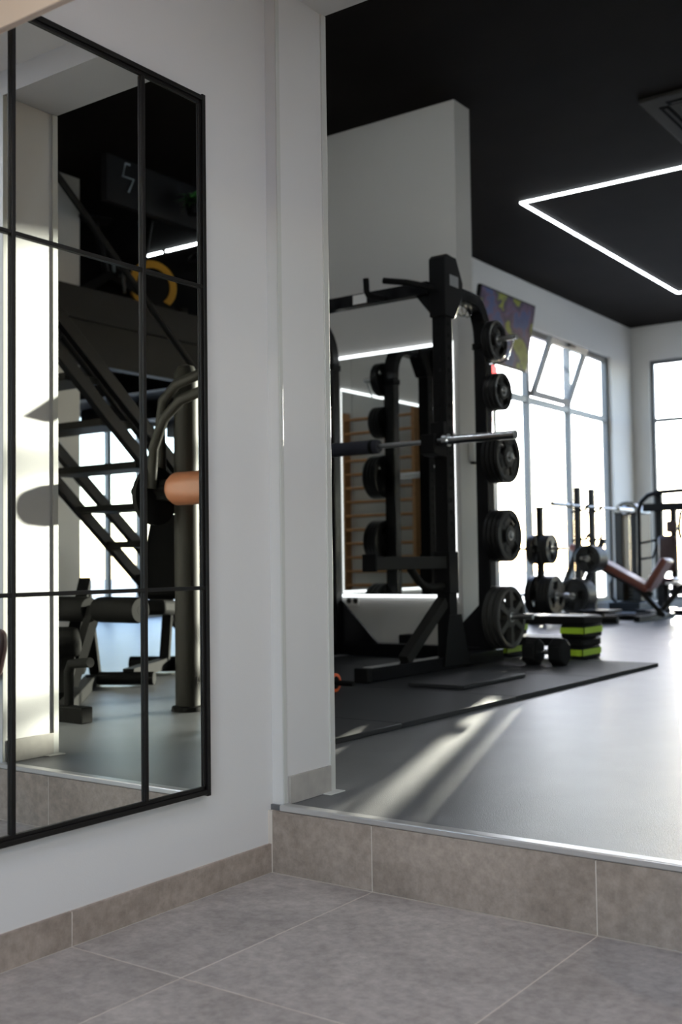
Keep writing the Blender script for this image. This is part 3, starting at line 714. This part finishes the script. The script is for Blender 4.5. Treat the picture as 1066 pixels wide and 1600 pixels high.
def row_machine():
    y = 10.0
    t = thing('chest_press_machine', 'dark tube framed press machine with brown back pad at the far window', 'gym machine', (-2.3, y, G))
    part(t, 'base_rail', bx((-2.75, y-.04, G+.001), (-1.2, y+.04, G+.06)), 'satin', .004)
    part(t, 'base_rail', bx((-2.50, y-.45, G+.001), (-2.42, y-.041, G+.06)), 'satin', .004); part(t, 'base_rail', bx((-2.50, y+.041, G+.001), (-2.42, y+.45, G+.06)), 'satin', .004)
    part(t, 'mast', bx((-2.49, y-.035, G+.06), (-2.42, y+.035, 1.57)), 'satin', .004)
    part(t, 'top_frame', MB().tube([(-2.67, y-.1, .60), (-2.66, y-.1, 1.36), (-2.63, y-.1, 1.45), (-2.55, y-.1, 1.52), (-2.44, y-.1, 1.55), (-1.6, y-.1, 1.58)], .026), 'satin')
    part(t, 'press_beam', bx((-2.62, y-.09, 1.34), (-1.5, y-.02, 1.43)), 'satin', .008)
    part(t, 'rung', MB().tube([(-2.66, y-.1, .98), (-2.45, y-.04, 1.02)], .013), 'satin'); part(t, 'rung', MB().tube([(-2.66, y-.1, .80), (-2.52, y-.06, .82), (-2.47, y-.04, 1.0)], .013), 'satin')
    part(t, 'back_pad', bx((-2.39, y-.30, .66), (-2.18, y-.22, 1.06)), 'choc', .05)
    part(t, 'head_pad', bx((-2.29, y-.29, 1.09), (-2.17, y-.22, 1.22)), 'choc', .02)
    part(t, 'pad_post', bx((-2.26, y-.22, .40), (-2.20, y-.16, 1.36)), 'satin', .004)
    part(t, 'seat_pad', bx((-2.36, y-.66, .53), (-2.10, y-.31, .60)), 'choc', .025)
    part(t, 'seat_post', bx((-2.26, y-.52, G+.06), (-2.20, y-.46, .53)), 'satin', .004)
    part(t, 'side_rail', bx((-2.42, y-.03, .40), (-1.4, y+.03, .47)), 'satin', .004)
    part(t, 'press_handle', MB().tube([(-2.1, y-.06, 1.36), (-2.1, y-.35, 1.30), (-2.1, y-.40, 1.12), (-2.1, y-.36, 1.02)], .018), 'rubber')
row_machine()

# ------------------------------------------------------------------ what the gym-side mirror shows: wall bars, shelf rack
def wall_bars():
    x0, x1, y = -2.55, -1.62, DY1
    t = thing('wall_bars', 'beech wall bars on the gym side of the entrance wall', 'wall bars', ((x0+x1)/2, y, G))
    for x in (x0, x1): part(t, 'side_rail', bx((x-.02, y+.001, G+.02), (x+.02, y+.12, 2.5)), 'wood', .003)
    for k in range(14): part(t, 'rung', MB().tube([(x0, y+.09, .40+k*.155), (x1, y+.09, .40+k*.155)], .017, 10), 'wood')
wall_bars()
def shelf_rack():
    x0, x1, y0, y1 = -1.45, -.45, DY1+.02, DY1+.50
    t = thing('shelf_rack', 'black open shelf rack against the entrance wall, seen in the LED mirror', 'shelf', ((x0+x1)/2, .5, G))
    for x in (x0, x1):
        for y in (y0, y1): part(t, 'post', bx((x-.02, y-.02, G), (x+.02, y+.02, 1.55)), 'satin')
    for z in (.35, .70, 1.05, 1.40): part(t, 'shelf', bx((x0+.021, y0-.02, z), (x1-.021, y1+.02, z+.03)), 'satin', .003)
    for j, z in enumerate((.38, .73, 1.08)):
        for k in range(3):
            c = (x0+.2+k*.3, (y0+y1)/2, z+.1)
            b = thing('kettlebell', 'black kettlebell on the shelf rack, %s shelf, %s' % (('lowest', 'second', 'third')[j], ('wall bar end', 'middle', 'doorway end')[k]), 'kettlebell', (c[0], c[1], z), 'kettlebells on the shelf rack')
            part(b, 'bell', MB().lathe([(.001, -.099), (.05, -.099), (.085, -.06), (.095, -.01), (.08, .045), (.045, .075), (.001, .08)], 'z', c, 20, False), 'rubber')
            part(b, 'handle', MB().tube([(c[0]-.05, c[1], c[2]+.055), (c[0]-.055, c[1], c[2]+.10), (c[0]-.03, c[1], c[2]+.135), (c[0]+.03, c[1], c[2]+.135), (c[0]+.055, c[1], c[2]+.10), (c[0]+.05, c[1], c[2]+.055)], .014, 10), 'satin')
shelf_rack()

# ------------------------------------------------------------------ what the entrance mirror shows: stairs, mezzanine, machines
def stairs():
    xa, xb = 3.12, 4.04
    t = thing('steel_staircase', 'open black steel staircase climbing to the mezzanine', 'staircase', (3.6, 4.3, G))
    sl = math.tan(radians(40.5)); y0, z0 = 2.66, 1.43          # a tread passes here
    def zz(y): return z0-(y-y0)*sl
    yb, yt = y0+(z0-G)/sl, y0-(2.86-z0)/sl
    for x in (xa, xb):
        for dz in (.17, -.03):
            part(t, 'stringer', MB().bar([(x, yb-.02-(.17-dz)*.3, zz(yb-.02)+dz), (x, yt, zz(yt)+dz)], .05, .075), 'satin', .003)
        part(t, 'handrail', MB().tube([(x, yb-.3, zz(yb-.3)+.98), (x, yt, zz(yt)+.98)], .021), 'satin')
        for f_ in (.12, .5, .88):
            y = yb+(yt-yb)*f_; part(t, 'baluster', MB().tube([(x, y, zz(y)+.2), (x, y, zz(y)+.98)], .014), 'satin')
    for k in range(-5, 6):
        y = y0-k*.279; z = zz(y)
        if G+.1 < z < 2.85: part(t, 'tread', bx((xa+.026, y-.13, z-.022), (xb-.026, y+.13, z+.022)), 'graphite', .003)
stairs()
def mezzanine():
    dk = MB().box((4.36, DY1+.01, 2.62), (XF-.01, 8.0, 2.86)).box((3.08, DY1+.01, 2.62), (4.36, 1.0, 2.86))
    o = struct('mezzanine_deck', dk, 'dark_wall', label='black mezzanine deck over the gym floor')
    for y in (2.2, 3.6, 5.0, 6.4, 7.8): part(o, 'cross_beam', bx((4.42, y-.05, 2.42), (XF-.02, y+.05, 2.62)), 'satin')
    part(o, 'edge_beam', bx((4.38, 1.1, 2.30), (4.48, 7.9, 2.62)), 'satin', .004)
    struct('wall_pier', bx((4.52, 2.75, G), (4.95, 3.285, 2.62)), 'paint_gym', label='white pier carrying the mezzanine')
    struct('wall_pier_upper', bx((4.90, 3.0, 2.861), (5.25, 3.62, H)), 'paint_gym', label='white pier above the mezzanine deck')
    struct('trim_downstand', bx((4.30, 3.36, 3.55), (4.36, 8.0, H)), 'dark_wall', label='black downstand over the mezzanine edge')
mezzanine()
def bolt_sign():
    t = thing('lightning_sign', 'grey lightning bolt emblem on the black downstand', 'sign', (4.30, 3.6, 3.74))
    # open zigzag outline (mirrored world: Y increases to the right in the mirror view)
    p = [(3.585, 3.872), (3.540, 3.872), (3.510, 3.765), (3.625, 3.768), (3.570, 3.655)]
    part(t, 'bolt_line', MB().tube([(4.288, a, b) for a, b in p], .007, 8), mat('sign_grey', (.35, .42, .48), .5))
    for a, b in (p[0], p[-1]): part(t, 'standoff', MB().tube([(4.288, a, b), (4.2995, a, b)], .004, 8), 'satin')
bolt_sign()
def plant():
    c = Vector((4.15, 4.15, 3.62))
    t = thing('hanging_plant', 'green trailing plant hanging from the black ceiling', 'plant', c)
    part(t, 'pot', MB().lathe([(.001, 3.60), (.05, 3.60), (.075, 3.70), (.068, 3.70), (.045, 3.61), (.001, 3.612)], 'z', (c.x, c.y, 0), 20, False), 'satin')
    part(t, 'hanger', MB().tube([(c.x, c.y, 3.69), (c.x, c.y, H)], .004, 6), 'satin')
    rnd = random.Random(3)
    for k in range(26):
        a = rnd.uniform(0, 2*pi); e = rnd.uniform(-.5, .9); L = rnd.uniform(.10, .20)
        d = Vector((cos(a)*cos(e), sin(a)*cos(e), sin(e))); s = d.cross(Vector((0, 0, 1))).normalized(); b = Vector((c.x, c.y, 3.70))
        m = MB(); m.add([b, b+d*L*.45+s*.022+Vector((0, 0, .01)), b+d*L-Vector((0, 0, .05)), b+d*L*.45-s*.022+Vector((0, 0, .01)), b+d*L*.45+Vector((0, 0, .004))], [(0, 1, 4), (1, 2, 4), (2, 3, 4), (3, 0, 4)])
        part(t, 'leaf', m, 'leaf')
plant()
def bike(x, y, rz, label, accent):
    z = 2.861; k = (x, y, z)
    t = thing('spinning_bike', label, 'exercise bike', k, 'spinning bikes on the mezzanine')
    def P(nm, mb, m, bv=0, root=None): return part(root or t, nm, mb.rotz(rz, k), m, bv)
    for d in (-.45, .45): P('foot', bx((x-.25, y+d-.03, z), (x+.25, y+d+.03, z+.05)), 'satin', .005)
    P('frame', MB().bar([(x, y-.45, z+.06), (x, y-.1, z+.30), (x, y+.45, z+.06)], .06, .07), 'satin')
    fl = P('flywheel', MB().lathe([(.15, -.02), (.21, -.02), (.21, .02), (.15, .02)], 'x', (x, y+.28, z+.26), 32), accent)
    P('wheel_disc', MB().disc('x', (x, y+.28, z+.26), .155, -.012, .012), 'rubber', 0, fl)
    P('seat_post', MB().tube([(x, y-.12, z+.28), (x, y-.22, z+.72)], .025), 'satin')
    P('saddle', bx((x-.09, y-.36, z+.72), (x+.09, y-.10, z+.77)), 'rubber', .02)
    P('bar_post', MB().tube([(x, y+.18, z+.36), (x, y+.26, z+.82)], .028), 'satin')
    P('handlebar', MB().tube([(x-.2, y+.42, z+.90), (x-.2, y+.25, z+.84), (x+.2, y+.25, z+.84), (x+.2, y+.42, z+.90)], .017), 'rubber')
    P('base_cover', bx((x-.05, y-.40, z+.051), (x+.05, y+.02, z+.10)), accent, .01)
    P('crank', MB().tube([(x-.12, y-.02, z+.14), (x-.09, y-.02, z+.30), (x+.09, y-.02, z+.30), (x+.12, y-.02, z+.46)], .013), 'steel')
bike(4.78, 3.95, .35, 'black spinning bike with amber flywheel at the mezzanine edge, by the pier', 'yellow')
bike(4.85, 5.35, .5, 'black spinning bike with amber flywheel at the mezzanine edge, farther from the pier', 'yellow')

def glute_machine():
    t = thing('glute_machine', 'graphite post machine with tan roller and bent tube handles by the doorway', 'gym machine', (1.52, 1.27, G))
    part(t, 'base_flange', MB().lathe([(.05, G+.0005), (.075, G+.0005), (.07, G+.02), (.05, G+.025)], 'z', (1.52, 1.27, 0), 28), 'matte')
    part(t, 'post', MB().lathe([(.001, G+.001), (.055, G+.001), (.055, 1.60), (.052, 1.64), (.035, 1.675), (.001, 1.685)], 'z', (1.52, 1.27, 0), 28, False), 'post')
    part(t, 'cross_arm', MB().tube([(1.70, 1.13, 1.125), (.80, 1.13, 1.125)], .022), 'matte')
    part(t, 'roller', MB().lathe([(.023, .79), (.058, .79), (.07, .81), (.07, 1.12), (.058, 1.14), (.058, 1.15), (.07, 1.17), (.07, 1.44), (.058, 1.46), (.023, 1.46)], 'x', (0, 1.13, 1.125), 28), 'tan')
    part(t, 'counter_disc', MB().disc('x', (0, 1.13, 1.10), .125, 1.56, 1.585, 44), 'matte')
    part(t, 'arm_clamp', bx((1.48, 1.12, 1.08), (1.56, 1.22, 1.17)), 'matte', .006)
    part(t, 'bent_handle', MB().tube([(1.60, 1.20, 1.10), (1.60, 1.19, 1.42), (1.57, 1.18, 1.52), (1.48, 1.17, 1.58), (1.30, 1.15, 1.61), (1.05, 1.14, 1.60), (.88, 1.13, 1.54), (.80, 1.13, 1.42)], .022), 'post')
    part(t, 'bent_handle', MB().tube([(1.55, 1.09, 1.13), (1.54, 1.09, 1.30), (1.47, 1.08, 1.42), (1.36, 1.07, 1.49), (1.15, 1.06, 1.53)], .022), 'post')
glute_machine()

def ab_bench():
    t = thing('ab_bench', 'black bench with foam rollers and seat, seen through the doorway in the mirror', 'bench', (2.2, 1.3, G))
    part(t, 'floor_beam', bx((1.60, .74, G+.001), (1.90, .80, G+.065)), 'matte', .004)
    part(t, 'floor_beam', bx((1.76, .80, G+.001), (1.82, 2.1, G+.06)).rotz(-.75, (1.79, .8, 0)), 'matte', .004)
    part(t, 'step_handle', MB().tube([(1.72, .78, G+.06), (1.72, .78, G+.20), (1.70, .775, G+.235), (1.58, .77, G+.245)], .02), 'matte')
    part(t, 'incline_rail', MB().bar([(2.05, 1.02, G+.05), (2.62, 1.66, .72)], .06, .06), 'matte', .003)
    part(t, 'support_leg', MB().bar([(2.55, 1.60, .66), (2.75, 1.85, G+.02)], .055, .055), 'matte', .003)
    part(t, 'seat_pad', MB().bar([(2.15, 1.02, .50), (2.48, 1.36, .30)], .28, .09), 'matte', .03)
    for z, y in ((.60, 1.30),):
        part(t, 'foam_roller', MB().lathe([(.02, 2.18), (.055, 2.18), (.06, 2.2), (.06, 2.44), (.055, 2.46), (.02, 2.46)], 'x', (0, y, z), 20), 'matte')
        part(t, 'foam_roller', MB().lathe([(.02, 1.84), (.055, 1.84), (.06, 1.86), (.06, 2.10), (.055, 2.12), (.02, 2.12)], 'x', (0, y, z), 20), 'matte')
        part(t, 'roller_bar', MB().tube([(1.84, y, z), (2.48, y, z)], .019), 'matte')
    part(t, 'roller_post', MB().bar([(2.15, 1.30, .60), (2.22, 1.22, .25)], .05, .05), 'matte')
ab_bench()
def weight_bench():
    t = thing('weight_bench', 'black adjustable weight bench at the foot of the stairs', 'bench', (2.6, 2.5, G))
    part(t, 'foot_bar', MB().tube([(3.02, 2.36, G+.05), (2.62, 2.58, G+.05)], .045), 'matte')
    part(t, 'foot_bar', MB().tube([(2.62, 1.75, G+.04), (2.36, 1.90, G+.04)], .035), 'matte')
    part(t, 'spine', MB().bar([(2.82, 2.46, G+.06), (2.48, 1.83, G+.06)], .06, .06), 'matte')
    part(t, 'strut', MB().bar([(2.78, 2.40, G+.06), (2.86, 2.52, .62)], .055, .055), 'matte')
    part(t, 'back_pad', MB().bar([(2.76, 2.34, .62), (2.96, 2.66, 1.10)], .26, .08), 'matte', .025)
    part(t, 'seat_pad', MB().bar([(2.50, 1.95, .58), (2.70, 2.27, .56)], .26, .08), 'matte', .025)
weight_bench()
